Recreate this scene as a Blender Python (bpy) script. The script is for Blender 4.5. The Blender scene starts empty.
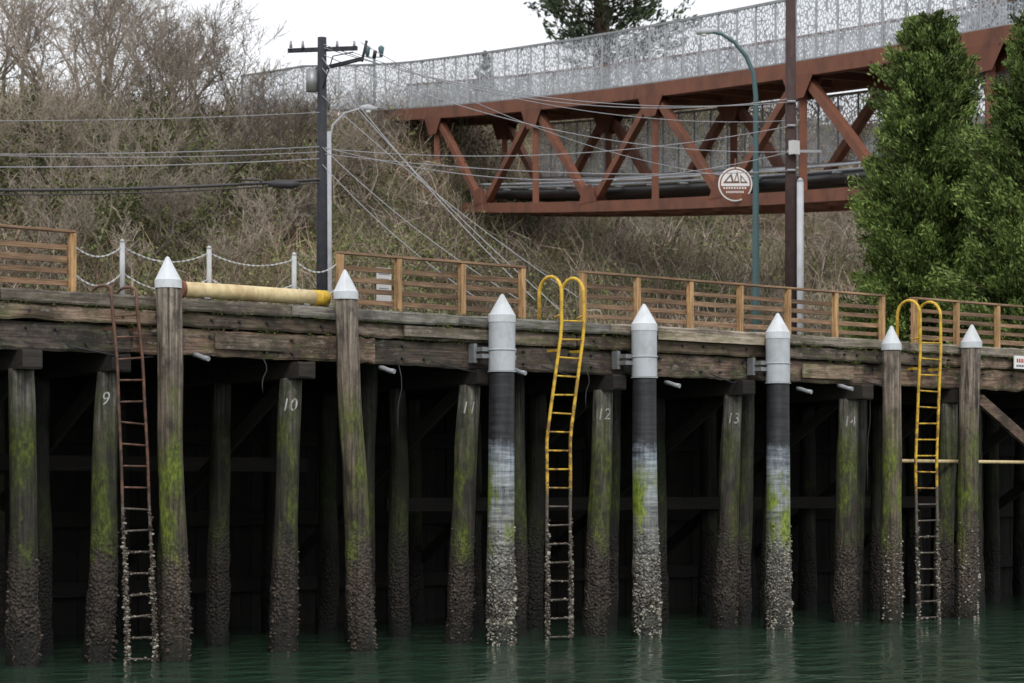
import bpy, math, random
import numpy as np
from mathutils import Vector, noise, Matrix
random.seed(7); rng=np.random.default_rng(7)
TH=math.radians(49.7); CC=math.cos(TH); SS=math.sin(TH)
def S(lat,d,z=0.0):
    """upland survey frame (rotated site grid) -> world"""
    return Vector((-18.88+d*CC+lat*SS, -35.14+d*SS-lat*CC, z))
def toS(x,y):
    X=x+18.88; Y=y+35.14
    return X*SS-Y*CC, X*CC+Y*SS
sc=bpy.context.scene
# ------------------------------------------------------------ materials
def newmat(name):
    m=bpy.data.materials.new(name); m.use_nodes=True
    nt=m.node_tree; b=nt.nodes["Principled BSDF"]
    return m,nt,b
def lk(nt,a,b): nt.links.new(a,b)
def ramp(nt,fac,stops,interp='LINEAR'):
    r=nt.nodes.new('ShaderNodeValToRGB'); cr=r.color_ramp; cr.interpolation=interp
    while len(cr.elements)>1: cr.elements.remove(cr.elements[-1])
    cr.elements[0].position=stops[0][0]; cr.elements[0].color=(*stops[0][1],1)
    for p,c in stops[1:]:
        e=cr.elements.new(p); e.color=(*c,1)
    if fac is not None: lk(nt,fac,r.inputs[0])
    return r
def mix(nt,fac,a,b,mode='MIX'):
    n=nt.nodes.new('ShaderNodeMix'); n.data_type='RGBA'; n.blend_type=mode
    for sck,val in ((n.inputs[0],fac),(n.inputs[6],a),(n.inputs[7],b)):
        if hasattr(val,'is_output') : lk(nt,val,sck)
        elif isinstance(val,(int,float)): sck.default_value=val
        else: sck.default_value=(*val,1)
    return n.outputs[2]
def math_(nt,op,a,b=None,clamp=False):
    n=nt.nodes.new('ShaderNodeMath'); n.operation=op; n.use_clamp=clamp
    for i,val in enumerate((a,b)):
        if val is None: continue
        if hasattr(val,'is_output'): lk(nt,val,n.inputs[i])
        else: n.inputs[i].default_value=val
    return n.outputs[0]
def coords(nt,scale=(1,1,1)):
    g=nt.nodes.new('ShaderNodeNewGeometry'); mp=nt.nodes.new('ShaderNodeMapping')
    mp.inputs['Scale'].default_value=scale; lk(nt,g.outputs['Position'],mp.inputs[0]); return mp.outputs[0]
def noise_(nt,scale,vec,detail=5,rough=.6):
    n=nt.nodes.new('ShaderNodeTexNoise'); n.inputs['Scale'].default_value=scale
    n.inputs['Detail'].default_value=detail; n.inputs['Roughness'].default_value=rough
    lk(nt,vec,n.inputs['Vector']); return n.outputs['Fac']
def bump(nt,b,h,strength=.5,dist=.02):
    n=nt.nodes.new('ShaderNodeBump'); n.inputs['Strength'].default_value=strength; n.inputs['Distance'].default_value=dist
    lk(nt,h,n.inputs['Height']); lk(nt,n.outputs[0],b.inputs['Normal'])
def vcol(nt):
    a=nt.nodes.new('ShaderNodeAttribute'); a.attribute_name='Col'; return a.outputs['Color']
def wood(name,ca,cb,sc_=(0.7,9,16),stain=.75,rough=.85,cdark=(.02,.015,.01),lichen=0):
    m,nt,b=newmat(name)
    g=noise_(nt,1.6,coords(nt,sc_),8,.7)
    r=ramp(nt,g,[(.30,[x*.35 for x in ca]),(.44,ca),(.60,cb)])
    st=noise_(nt,1.1,coords(nt,(1,1,1.6)),6,.7)
    sr=ramp(nt,st,[(.42,(1,1,1)),(.57,(0,0,0))])
    f=math_(nt,'MULTIPLY',sr.outputs[0],stain)
    c=mix(nt,f,r.outputs[0],cdark)
    if lichen:
        ln=noise_(nt,2.3,coords(nt,(.8,1,2.2)),8,.75)
        lr=ramp(nt,ln,[(.50,(0,0,0)),(.62,(1,1,1))]).outputs[0]
        c=mix(nt,math_(nt,'MULTIPLY',lr,lichen),c,(.10,.115,.035))
        ln=noise_(nt,7,coords(nt,(.5,1,1.5)),8,.75)
        lr=ramp(nt,ln,[(.56,(0,0,0)),(.66,(1,1,1))]).outputs[0]
        c=mix(nt,math_(nt,'MULTIPLY',lr,lichen),c,(.42,.39,.34))
    c=mix(nt,1.0,c,vcol(nt),'MULTIPLY')
    lk(nt,c,b.inputs['Base Color']); b.inputs['Roughness'].default_value=rough
    bump(nt,b,g,.8,.02); return m
def paint(name,col,rough=.5,metal=0,dirt=.35,dcol=(.08,.05,.03),dscale=3.0):
    m,nt,b=newmat(name)
    n=noise_(nt,dscale,coords(nt,(1,1,.6)),8,.7)
    r=ramp(nt,n,[(.45,(0,0,0)),(.68,(1,1,1))])
    c=mix(nt,math_(nt,'MULTIPLY',r.outputs[0],dirt),col,dcol)
    c=mix(nt,1.0,c,vcol(nt),'MULTIPLY')
    lk(nt,c,b.inputs['Base Color']); b.inputs['Roughness'].default_value=rough; b.inputs['Metallic'].default_value=metal
    bump(nt,b,n,.2,.01); return m
def veg(name,rough=.8,tint=(1,1,1)):
    m,nt,b=newmat(name)
    c=mix(nt,1.0,vcol(nt),tint,'MULTIPLY')
    lk(nt,c,b.inputs['Base Color']); b.inputs['Roughness'].default_value=rough
    b.inputs['Specular IOR Level'].default_value=.2
    return m
def pile_mat(name,kind):
    m,nt,b=newmat(name)
    g=nt.nodes.new('ShaderNodeNewGeometry'); sp=nt.nodes.new('ShaderNodeSeparateXYZ'); lk(nt,g.outputs['Position'],sp.inputs[0])
    z=sp.outputs[2]
    big=noise_(nt,1.3,coords(nt,(1,1,1)),6,.7)
    zz=math_(nt,'ADD',z,math_(nt,'MULTIPLY',math_(nt,'SUBTRACT',big,.5),2.6 if kind!='wrap' else 1.0))
    zn=math_(nt,'DIVIDE',zz,7.0,True)
    Z=lambda v:v/7.0
    streak=noise_(nt,1.0,coords(nt,(15,15,.5)),8,.72)
    blot=noise_(nt,3.2,coords(nt,(1,1,.6)),8,.75)
    if kind=='wood':
        base=ramp(nt,zn,[(0,(.035,.026,.019)),(Z(1.1),(.070,.050,.036)),(Z(1.7),(.075,.056,.039)),(Z(2.3),(.062,.051,.033)),(Z(3.6),(.095,.076,.053)),(Z(5),(.175,.14,.11)),(Z(6.6),(.27,.23,.19))]).outputs[0]
        sr=ramp(nt,streak,[(.34,(.10,.09,.08)),(.48,(.7,.7,.7)),(.66,(1.9,1.85,1.8))]).outputs[0]
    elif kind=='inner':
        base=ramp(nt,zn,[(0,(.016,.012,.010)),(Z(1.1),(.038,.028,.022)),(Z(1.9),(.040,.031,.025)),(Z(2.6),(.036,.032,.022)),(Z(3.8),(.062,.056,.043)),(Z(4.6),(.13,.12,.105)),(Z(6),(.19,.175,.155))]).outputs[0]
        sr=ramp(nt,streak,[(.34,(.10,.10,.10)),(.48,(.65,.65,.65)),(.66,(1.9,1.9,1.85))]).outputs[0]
    else:
        base=ramp(nt,zn,[(0,(.06,.06,.05)),(Z(.9),(.15,.145,.13)),(Z(1.6),(.22,.22,.205)),(Z(2.3),(.21,.215,.205)),(Z(2.9),(.27,.29,.30)),(Z(3.4),(.27,.305,.345)),(Z(3.72),(.20,.225,.26)),(Z(3.86),(.030,.032,.037)),(Z(4.4),(.020,.021,.024)),(Z(6),(.018,.018,.021))]).outputs[0]
        hs=noise_(nt,1.0,coords(nt,(1.0,1.0,14)),6,.75)
        st2=math_(nt,'MULTIPLY',math_(nt,'ADD',math_(nt,'MULTIPLY',hs,1.3),math_(nt,'MULTIPLY',streak,.7)),.5)
        sr=ramp(nt,st2,[(.40,(.18,.19,.21)),(.5,(.85,.85,.85)),(.60,(1.45,1.45,1.45))]).outputs[0]
    c=mix(nt,1.0,base,sr,'MULTIPLY')
    br=ramp(nt,blot,[(.38,(.25,.24,.23)),(.50,(1,1,1)),(.64,(1.4,1.4,1.35))]).outputs[0]
    c=mix(nt,.85 if kind!='wrap' else .55,c,br,'MULTIPLY')
    band=ramp(nt,zn,[(Z(1.4),(0,0,0)),(Z(2.0),(1,1,1)),(Z(3.4 if kind!='wrap' else 2.9),(1,1,1)),(Z(4.9 if kind!='wrap' else 3.5),(0,0,0))]).outputs[0]
    mn=noise_(nt,1.7,coords(nt,(1,1,.40)),8,.70)
    lo=(.48,.55) if kind=='wrap' else ((.43,.54) if kind=='wood' else (.44,.58))
    mm=ramp(nt,mn,[(lo[0],(0,0,0)),(lo[1],(1,1,1))]).outputs[0]
    fine=noise_(nt,15,coords(nt,(1,1,.45)),6,.75)
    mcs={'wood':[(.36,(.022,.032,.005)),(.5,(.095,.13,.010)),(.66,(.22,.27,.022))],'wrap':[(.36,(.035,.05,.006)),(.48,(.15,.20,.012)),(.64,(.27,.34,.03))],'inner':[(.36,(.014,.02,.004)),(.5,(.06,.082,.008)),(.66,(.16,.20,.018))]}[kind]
    mc=ramp(nt,fine,mcs).outputs[0]
    mf=math_(nt,'MULTIPLY',math_(nt,'MULTIPLY',band,mm),.93,True)
    c=mix(nt,mf,c,mc)
    vo=nt.nodes.new('ShaderNodeTexVoronoi'); vo.inputs['Scale'].default_value=17; lk(nt,coords(nt,(1,1,1)),vo.inputs['Vector'])
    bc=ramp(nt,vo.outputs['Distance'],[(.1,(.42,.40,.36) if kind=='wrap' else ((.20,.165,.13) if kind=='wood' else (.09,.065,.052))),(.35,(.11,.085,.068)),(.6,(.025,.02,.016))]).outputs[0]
    bb=ramp(nt,zn,[(Z(.15),(.25,.25,.25)),(Z(.5),(1,1,1)),(Z(1.2),(1,1,1)),(Z(2.3),(0,0,0))]).outputs[0]
    bn=noise_(nt,3,coords(nt),6,.75); bm=ramp(nt,bn,[(.43,(0,0,0)),(.58,(1,1,1))]).outputs[0]
    bf=math_(nt,'MULTIPLY',math_(nt,'MULTIPLY',bb,bm),.85,True)
    c=mix(nt,bf,c,bc)
    wet=ramp(nt,math_(nt,'DIVIDE',z,7.0,True),[(0,(.2,.25,.17)),(Z(.25),(.4,.45,.36)),(Z(.7),(1,1,1))]).outputs[0]
    c=mix(nt,1.0,c,wet,'MULTIPLY')
    c=mix(nt,1.0,c,vcol(nt),'MULTIPLY')
    lk(nt,c,b.inputs['Base Color']); b.inputs['Roughness'].default_value=.75 if kind!='wrap' else .55
    h=math_(nt,'ADD',math_(nt,'MULTIPLY',streak,1.0 if kind!='wrap' else .15),math_(nt,'MULTIPLY',math_(nt,'MULTIPLY',vo.outputs['Distance'],bb),-1.5))
    bump(nt,b,h,1.0,.04)
    return m
def zpaint(name,col,zsplit,dark=(.05,.04,.032),rust=(.12,.05,.02),rustamt=.5):
    m,nt,b=newmat(name)
    g=nt.nodes.new('ShaderNodeNewGeometry'); sp=nt.nodes.new('ShaderNodeSeparateXYZ'); lk(nt,g.outputs['Position'],sp.inputs[0])
    n=noise_(nt,6,coords(nt),7,.7)
    r=ramp(nt,n,[(.44,(0,0,0)),(.58,(1,1,1))]).outputs[0]
    low=ramp(nt,math_(nt,'DIVIDE',sp.outputs[2],7.0,True),[(.5,(1.5,1.5,1.5)),(.8,(.7,.7,.7))]).outputs[0]
    up=mix(nt,math_(nt,'MULTIPLY',math_(nt,'MULTIPLY',r,rustamt),low,True),col,rust)
    vo=noise_(nt,22,coords(nt),4,.7)
    dn=ramp(nt,vo,[(.35,dark),(.6,[x*2.6 for x in dark]),(.72,(.30,.27,.24))]).outputs[0]
    zz=math_(nt,'ADD',sp.outputs[2],math_(nt,'MULTIPLY',n,1.6))
    f=math_(nt,'GREATER_THAN',zz,zsplit+.8)
    c=mix(nt,f,dn,up)
    lk(nt,c,b.inputs['Base Color']); b.inputs['Roughness'].default_value=.6
    bump(nt,b,vo,.4,.01)
    return m
M={}
M['rimA']=wood('weathered_cap_timber',(.21,.185,.155),(.40,.365,.315),stain=.7,cdark=(.045,.04,.028),lichen=.55)
M['rimB']=wood('brown_timber',(.16,.11,.08),(.32,.245,.185),stain=.8,cdark=(.035,.03,.02),lichen=.55)
M['rimC']=wood('dark_creosote_timber',(.095,.062,.047),(.23,.16,.12),stain=.85,cdark=(.022,.018,.013),lichen=.45)
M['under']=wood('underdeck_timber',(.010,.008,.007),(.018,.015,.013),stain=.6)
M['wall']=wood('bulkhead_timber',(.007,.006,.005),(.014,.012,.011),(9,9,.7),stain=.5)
M['post']=wood('cedar_post',(.34,.195,.085),(.54,.34,.165),(9,9,.8),stain=.3,cdark=(.14,.10,.06))
M['rail']=wood('cedar_rail',(.21,.12,.068),(.36,.23,.135),(.8,9,16),stain=.5,cdark=(.10,.07,.05))
M['pwood']=pile_mat('fender_pile_wood','wood')
M['pinner']=pile_mat('bearing_pile_wood','inner')
M['pwrap']=pile_mat('wrapped_pile_shell','wrap')
M['capw']=paint('white_pile_cap',(.60,.63,.66),.45,dirt=.45,dcol=(.34,.33,.30),dscale=5)
M['sleeve']=paint('grey_sleeve',(.46,.49,.52),.5,dirt=.55,dcol=(.26,.26,.25),dscale=4)
M['galv']=paint('galvanised_steel',(.30,.31,.32),.45,.5,dirt=.4)
M['blk']=paint('black_rubber',(.02,.02,.022),.6,dirt=.2,dcol=(.08,.08,.08))
M['chain']=paint('chain_white',(.50,.51,.52),.6,dirt=.4)
M['yellow']=zpaint('ladder_yellow_paint',(.68,.43,.035),2.9,rust=(.17,.09,.03),rustamt=.75)
M['rustlad']=zpaint('ladder_rust',(.15,.07,.045),2.7,rust=(.05,.03,.022),rustamt=.85)
M['ypipe']=paint('cream_yellow_pipe',(.66,.54,.30),.5,dirt=.85,dcol=(.34,.18,.07),dscale=2.6)
M['bargrey']=paint('barnacle_shell',(.36,.34,.30),.9,dirt=.9,dcol=(.08,.068,.055),dscale=7)
M['bardark']=paint('barnacle_shell_brown',(.085,.065,.052),.9,dirt=.8,dcol=(.025,.02,.016),dscale=9)
M['rust']=paint('weathering_steel',(.205,.078,.044),.8,dirt=.85,dcol=(.085,.038,.027),dscale=1.2)
M['deckc']=paint('concrete_deck',(.30,.30,.29),.9,dirt=.4,dcol=(.15,.14,.13))
M['bpipe']=paint('black_pipe',(.014,.015,.018),.4,dirt=.15,dcol=(.06,.06,.06))
M['polewood']=paint('dark_pole',(.024,.026,.036),.85,dirt=.5,dcol=(.07,.065,.06),dscale=6)
M['polered']=paint('creosote_pole',(.052,.030,.029),.85,dirt=.6,dcol=(.10,.07,.06),dscale=5)
M['teal']=paint('teal_lamp_paint',(.055,.12,.13),.5,dirt=.3)
M['greypole']=paint('grey_lamp_paint',(.48,.50,.53),.5,dirt=.25)
M['glass']=paint('lamp_lens',(.75,.75,.72),.2,dirt=.05)
M['wire']=paint('cable_black',(.03,.03,.035),.6,dirt=.2)
M['wirel']=paint('cable_grey',(.30,.30,.32),.6,dirt=.1)
M['white']=paint('white_sign',(.80,.80,.80),.5,dirt=.2,dcol=(.5,.5,.5))
M['digit']=paint('digit_paint',(.42,.42,.40),.7,dirt=.9,dcol=(.10,.09,.08),dscale=14)
M['red']=paint('red_sign_ink',(.45,.04,.03),.5,dirt=.1)
M['twig']=veg('bare_twigs'); M['leaf']=veg('foliage',.55); M['bark']=veg('bark',.9)
def mesh_mat():
    m,nt,b=newmat('perforated_stainless_panel')
    v=nt.nodes.new('ShaderNodeTexVoronoi'); v.feature='DISTANCE_TO_EDGE'; v.inputs['Scale'].default_value=6.5; lk(nt,coords(nt,(1,1,.8)),v.inputs['Vector'])
    n=noise_(nt,3.0,coords(nt),6,.75)
    d=math_(nt,'SUBTRACT',v.outputs['Distance'],math_(nt,'MULTIPLY',n,.17))
    a=ramp(nt,d,[(.0,(1,1,1)),(.04,(.30,.30,.30))],'LINEAR').outputs[0]
    cc=ramp(nt,n,[(.35,(.22,.24,.27)),(.62,(.55,.57,.60))]).outputs[0]
    cc=mix(nt,1.0,cc,vcol(nt),'MULTIPLY')
    lk(nt,cc,b.inputs['Base Color']); b.inputs['Roughness'].default_value=.5; b.inputs['Metallic'].default_value=.1
    lk(nt,a,b.inputs['Alpha'])
    return m
M['lace']=mesh_mat()
# ------------------------------------------------------------ builders
class MB:
    def __init__(s): s.v=[]; s.f=[]; s.mi=[]; s.c=[]; s.mats=[]; s.sm=[]
    def mat(s,k):
        m=M[k]
        if m not in s.mats: s.mats.append(m)
        return s.mats.index(m)
    def add(s,vs,fs,mk,col=(1,1,1),smooth=False):
        o=len(s.v); i=s.mat(mk)
        s.v+= [tuple(x) for x in vs]; s.c+=[col]*len(vs) if not isinstance(col,list) else col
        for f in fs: s.f.append(tuple(o+a for a in f)); s.mi.append(i); s.sm.append(smooth)
    def box(s,x0,x1,y0,y1,z0,z1,mk,col=(1,1,1)):
        vs=[(x,y,z) for x in (x0,x1) for y in (y0,y1) for z in (z0,z1)]
        fs=[(0,1,3,2),(4,6,7,5),(0,4,5,1),(2,3,7,6),(0,2,6,4),(1,5,7,3)]
        s.add(vs,fs,mk,col)
    def beam(s,p0,p1,w,h,mk,col=(1,1,1)):
        p0=Vector(p0);p1=Vector(p1); d=(p1-p0).normalized()
        up=Vector((0,0,1)) if abs(d.z)<.95 else Vector((CC,SS,0))
        a=d.cross(up).normalized(); b=a.cross(d).normalized()
        vs=[]
        for p in (p0,p1):
            for i,j in ((-1,-1),(1,-1),(1,1),(-1,1)): vs.append(p+a*(i*w/2)+b*(j*h/2))
        s.add(vs,[(0,1,2,3),(4,7,6,5),(0,4,5,1),(1,5,6,2),(2,6,7,3),(3,7,4,0)],mk,col)
    def tube(s,pts,rs,mk,n=10,col=(1,1,1),cap=True,smooth=True):
        pts=[Vector(p) for p in pts]
        if not hasattr(rs,'__len__'): rs=[rs]*len(pts)
        vs=[];fs=[]; prev=None
        for i,p in enumerate(pts):
            d=(pts[min(i+1,len(pts)-1)]-pts[max(i-1,0)]).normalized()
            if prev is None:
                up=Vector((0,0,1)) if abs(d.z)<.9 else Vector((1,0,0)); a=d.cross(up).normalized()
            else: a=(prev-d*prev.dot(d)).normalized()
            prev=a; b=d.cross(a)
            for k in range(n):
                t=2*math.pi*k/n; vs.append(p+(a*math.cos(t)+b*math.sin(t))*rs[i])
        for i in range(len(pts)-1):
            for k in range(n):
                fs.append((i*n+k,i*n+(k+1)%n,(i+1)*n+(k+1)%n,(i+1)*n+k))
        s.add(vs,fs,mk,col,smooth)
        if cap:
            o=len(s.v)-len(vs)
            s.f.append(tuple(o+k for k in range(n))[::-1]); s.f.append(tuple(o+(len(pts)-1)*n+k for k in range(n)))
            i=s.mat(mk); s.mi+=[i,i]; s.sm+=[False,False]
    def obj(s,name,parent=None,bevel=0):
        me=bpy.data.meshes.new(name); me.from_pydata(s.v,[],s.f)
        for m in s.mats: me.materials.append(m)
        me.polygons.foreach_set('material_index',s.mi); me.polygons.foreach_set('use_smooth',s.sm)
        ca=me.color_attributes.new('Col','FLOAT_COLOR','POINT')
        ca.data.foreach_set('color',np.array([(*c,1) for c in s.c],dtype=np.float32).ravel())
        o=bpy.data.objects.new(name,me); sc.collection.objects.link(o)
        if parent: o.parent=parent
        if bevel:
            b=o.modifiers.new('bevel','BEVEL'); b.width=bevel; b.segments=1; b.limit_method='ANGLE'
        return o
def empty(name):
    e=bpy.data.objects.new(name,None); sc.collection.objects.link(e); e.empty_display_size=.5; return e
def np_mesh(name,V,nper,F,C,mat,parent=None):
    N=V.shape[0]; me=bpy.data.meshes.new(name)
    F=np.array(F); k=F.shape[1]
    idx=(F[None]+ (np.arange(N)*nper)[:,None,None]).reshape(-1,k)
    me.vertices.add(N*nper); me.vertices.foreach_set('co',V.reshape(-1).astype(np.float32))
    me.loops.add(idx.size); me.loops.foreach_set('vertex_index',idx.ravel().astype(np.int32))
    me.polygons.add(len(idx)); me.polygons.foreach_set('loop_start',(np.arange(len(idx))*k).astype(np.int32))
    me.polygons.foreach_set('loop_total',np.full(len(idx),k,dtype=np.int32))
    me.update(calc_edges=True)
    ca=me.color_attributes.new('Col','FLOAT_COLOR','POINT')
    cc=np.ones((N,nper,4),dtype=np.float32); cc[:,:,:3]=C[:,None,:]
    ca.data.foreach_set('color',cc.ravel()); me.materials.append(mat)
    o=bpy.data.objects.new(name,me); sc.collection.objects.link(o)
    if parent: o.parent=parent
    return o
def prisms(P0,P1,r0,r1):
    d=P1-P0; d/= (np.linalg.norm(d,axis=1,keepdims=True)+1e-9)
    up=np.where(np.abs(d[:,2:3])<.9,np.array([[0,0,1.]]),np.array([[1.,0,0]]))
    a=np.cross(d,up); a/=np.linalg.norm(a,axis=1,keepdims=True); b=np.cross(d,a)
    V=np.zeros((len(P0),6,3))
    for k in range(3):
        t=2*math.pi*k/3; o=a*math.cos(t)+b*math.sin(t)
        V[:,k]=P0+o*r0[:,None]; V[:,3+k]=P1+o*r1[:,None]
    return V
PF=[(0,1,4,3),(1,2,5,4),(2,0,3,5)]
def unit(a): return a/(np.linalg.norm(a,axis=1,keepdims=True)+1e-9)
def leaves(Cn,D,L,W):
    R=unit(rng.normal(size=Cn.shape)); a=unit(np.cross(D,R))
    V=np.zeros((len(Cn),4,3))
    V[:,0]=Cn-D*L[:,None]/2; V[:,1]=Cn+a*W[:,None]/2; V[:,2]=Cn+D*L[:,None]/2; V[:,3]=Cn-a*W[:,None]/2
    return V
# ------------------------------------------------------------ terrain
def hill(lat,d):
    dd=d+np.interp(lat,[-22,-6,8,20],[8,2,0,-4])
    h=np.interp(dd,[78,90,105,115,130,150,400],[6.15,8.5,13,18.5,23.6,24.2,25])
    return 6.15+(h-6.15)*np.interp(lat,[-22,-9,-5],[.90,.92,1.0])
def hillz(lat,d):
    h=float(hill(lat,d)); k=min(1,max(0,(h-6.2)/4))
    p=S(lat,d); return h+k*1.1*noise.noise(Vector((p.x*.12,p.y*.12,0)))+k*.35*noise.noise(Vector((p.x*.5,p.y*.5,3)))
xs=[-1500,-700,-300,-160]+list(np.arange(-110,171,2.0))+[260,500,900,1500]
ys=[7.9,12,20,30]+list(np.arange(32,150,2.0))+[170,220,320,600,1500]
V=[];F=[]
for y in ys:
    for x in xs:
        la,d=toS(x,y); V.append((x,y,hillz(la,d) if y>8 else 6.15))
nx=len(xs)
for j in range(len(ys)-1):
    for i in range(nx-1): F.append((j*nx+i,j*nx+i+1,(j+1)*nx+i+1,(j+1)*nx+i))
m,nt,b=newmat('hillside_soil_grass')
n1=noise_(nt,.35,coords(nt),8,.7); n2=noise_(nt,3.5,coords(nt),8,.75)
c=ramp(nt,n1,[(.35,(.10,.08,.055)),(.48,(.19,.155,.11)),(.57,(.11,.115,.05)),(.7,(.22,.19,.14))]).outputs[0]
c2=ramp(nt,n2,[(.3,(.3,.3,.3)),(.7,(1.4,1.4,1.4))]).outputs[0]
lk(nt,mix(nt,1.0,c,c2,'MULTIPLY'),b.inputs['Base Color']); b.inputs['Roughness'].default_value=.95
bump(nt,b,n2,1,.25); M['soil']=m
t=MB(); t.add(V,F,'soil',smooth=True); t.obj('ground')
m,nt,b=newmat('harbour_water')
b.inputs['Base Color'].default_value=(.024,.052,.032,1); b.inputs['Roughness'].default_value=.035; b.inputs['IOR'].default_value=1.33
b.inputs['Specular Tint'].default_value=(.80,.95,.86,1)
w1=noise_(nt,1.0,coords(nt,(.9,1.3,1)),2,.5); w2=noise_(nt,2.8,coords(nt,(1,1.4,1)),4,.55)
h=math_(nt,'ADD',math_(nt,'MULTIPLY',w1,.15),math_(nt,'MULTIPLY',w2,.042))
bump(nt,b,h,1.0,1.0); M['water']=m
t=MB(); t.add([(-1500,-1500,0),(1500,-1500,0),(1500,7.7,0),(-1500,7.7,0)],[(0,1,2,3)],'water'); t.obj('water')
t=MB(); t.add([(-1500,-1500,-4),(1500,-1500,-4),(1500,7.7,-4),(-1500,7.7,-4)],[(0,1,2,3)],'soil'); t.obj('seabed')
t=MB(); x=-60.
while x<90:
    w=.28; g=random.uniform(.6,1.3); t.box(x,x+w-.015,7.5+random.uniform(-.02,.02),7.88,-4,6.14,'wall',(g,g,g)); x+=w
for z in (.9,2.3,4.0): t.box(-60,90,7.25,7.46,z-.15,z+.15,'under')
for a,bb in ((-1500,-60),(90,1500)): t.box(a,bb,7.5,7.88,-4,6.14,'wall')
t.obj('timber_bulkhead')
# ------------------------------------------------------------ pier
XA,XB=-14.,40.
pier=empty('timber_pier')
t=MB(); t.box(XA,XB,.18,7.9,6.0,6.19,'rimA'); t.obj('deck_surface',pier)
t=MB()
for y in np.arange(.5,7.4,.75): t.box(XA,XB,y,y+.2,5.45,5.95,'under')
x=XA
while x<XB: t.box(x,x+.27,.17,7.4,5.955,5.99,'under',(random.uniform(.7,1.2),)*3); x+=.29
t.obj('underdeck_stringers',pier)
t=MB()
def rough_beam(t,x0,x1,y0,y1,z0,z1,mk,col,amp,sd):
    """weathered timber: eroded edges along its length"""
    n=max(2,int((x1-x0)/.14)); vs=[];fs=[]
    for i in range(n+1):
        x=x0+(x1-x0)*i/n
        e=lambda k:amp*noise.noise(Vector((x*1.9,sd,k)))+amp*.6*noise.noise(Vector((x*7,sd,k+9)))
        bite=0
        if i<2 or i>n-2: bite=amp*random.random()
        a=y0+e(1); zt_=z1+e(2)*.7-bite; zb=z0+e(3)*.9+bite; ch=.03+abs(e(4))
        vs+=[(x,y1,zb),(x,a+ch*.6,zb),(x,a,zb+ch),(x,a,zt_-ch),(x,a+ch,zt_),(x,y1,zt_)]
    for i in range(n):
        for k in range(6): fs.append((i*6+k,(i+1)*6+k,(i+1)*6+(k+1)%6,i*6+(k+1)%6))
    fs.append((0,1,2,3,4,5)); fs.append(tuple(n*6+k for k in (5,4,3,2,1,0)))
    t.add(vs,fs,mk,col)
def layer(y0,y1,z0,z1,mk,lo,hi,seed,tones,amp):
    r=random.Random(seed); x=XA
    while x<XB:
        L=r.uniform(lo,hi); g=r.uniform(*tones); wz=r.uniform(-.015,.012); wy=r.uniform(-.04,.04)
        wm=r.uniform(-.10,.08)
        rough_beam(t,x+.006,min(x+L,XB)-.012,y0+wy,y1,z0+wz,z1+wz,mk,(g*(1+wm),g,g*(1-wm)),amp,r.uniform(0,99)); x+=L
layer(-.17,.16,5.985,6.2,'rimA',3.2,6.0,1,(.55,1.2),.022)
layer(-.08,.15,5.70,5.965,'rimB',2.8,6.5,3,(.45,1.3),.032)
layer(-.01,.15,5.21,5.68,'rimC',4.,8.,5,(.55,1.3),.036)
t.box(14.6,18.2,-.235,-.205,5.93,6.10,'rimA',(1.25,1.15,1.0))
t.box(8.2,10.4,-.165,-.12,5.74,5.93,'rimA',(.9,.85,.8))
t.box(4.1,5.6,-.10,-.05,5.35,5.62,'rimB',(.8,.8,.8)); t.box(19.0,20.6,-.09,-.05,5.3,5.6,'rimB',(1.1,1.1,1.0))
t.obj('edge_timbers',pier)
t=MB()
for i in range(90):
    x=XA+.6*i+random.uniform(-.1,.1)
    for z,y in ((5.84,-.14),(5.33,-.07),(5.56,-.07)):
        if random.random()<.6: t.tube([(x,y+.06,z),(x,y-.01,z)],.028,'blk',6)
t.obj('timber_bolts',pier)
bents=[(-10.4,-10.5),(-6.8,-6.9),(-3.1,-3.2),(.53,.63),(2.20,2.05),(5.99,5.80),(10.12,9.81),(13.59,13.37),(17.23,17.0),(20.85,20.75),(24.26,24.1),(27.9,27.7),(31.4,31.3),(35,34.9),(38.5,38.5)]
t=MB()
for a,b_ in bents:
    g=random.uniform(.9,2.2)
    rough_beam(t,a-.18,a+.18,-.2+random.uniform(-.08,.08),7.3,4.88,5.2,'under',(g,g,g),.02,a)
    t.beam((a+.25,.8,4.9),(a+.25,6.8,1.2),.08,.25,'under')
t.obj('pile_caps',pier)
t=MB()
t.beam((XA,4.1,3.4),(9,4.1,3.4),.1,.28,'under'); t.beam((11,4.1,2.6),(30,4.1,2.6),.1,.28,'under')
t.beam((25.1,.05,4.98),(28.2,.05,3.3),.1,.26,'rimC',(1.1,1,1))
t.tube([(22.0,.05,3.55),(31,.05,3.55)],.04,'ypipe',8)
t.obj('braces',pier)
t=MB()
def stub(x,z):
    t.tube([(x-.02,-.02,z+.06),(x-.02,-.12,z+.05),(x+.0,-.28,z),(x+.02,-.4,z-.02)],.045,'greypole',8,(.7,.7,.7))
for x,z in ((3.74,5.17),(7.75,5.08),(10.9,5.15),(15.0,5.02),(18.9,5.0),(20.2,5.1)): stub(x,z)
for x,L in ((8.9,1.4),(16.2,.9),(1.2,1.7),(11.6,1.1),(20.9,1.3)):
    t.tube([(x,-.08,5.3),(x+.4*L,-.15,5.18),(x+.75*L,-.12,5.12),(x+L,.0,5.17)],.014,'blk',6)
for x,z0,z1 in ((8.1,5.2,3.9),(12.75,5.25,4.5),(21.05,5.2,2.9),(5.1,5.2,4.6)):
    t.tube([(x+.05*math.sin(k),-.12+.02*math.cos(k*2),z0+(z1-z0)*k/6) for k in range(7)],.011,'blk',5)
t.obj('drain_pipes_and_lines',pier)
Cn=[];C=[]
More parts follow.
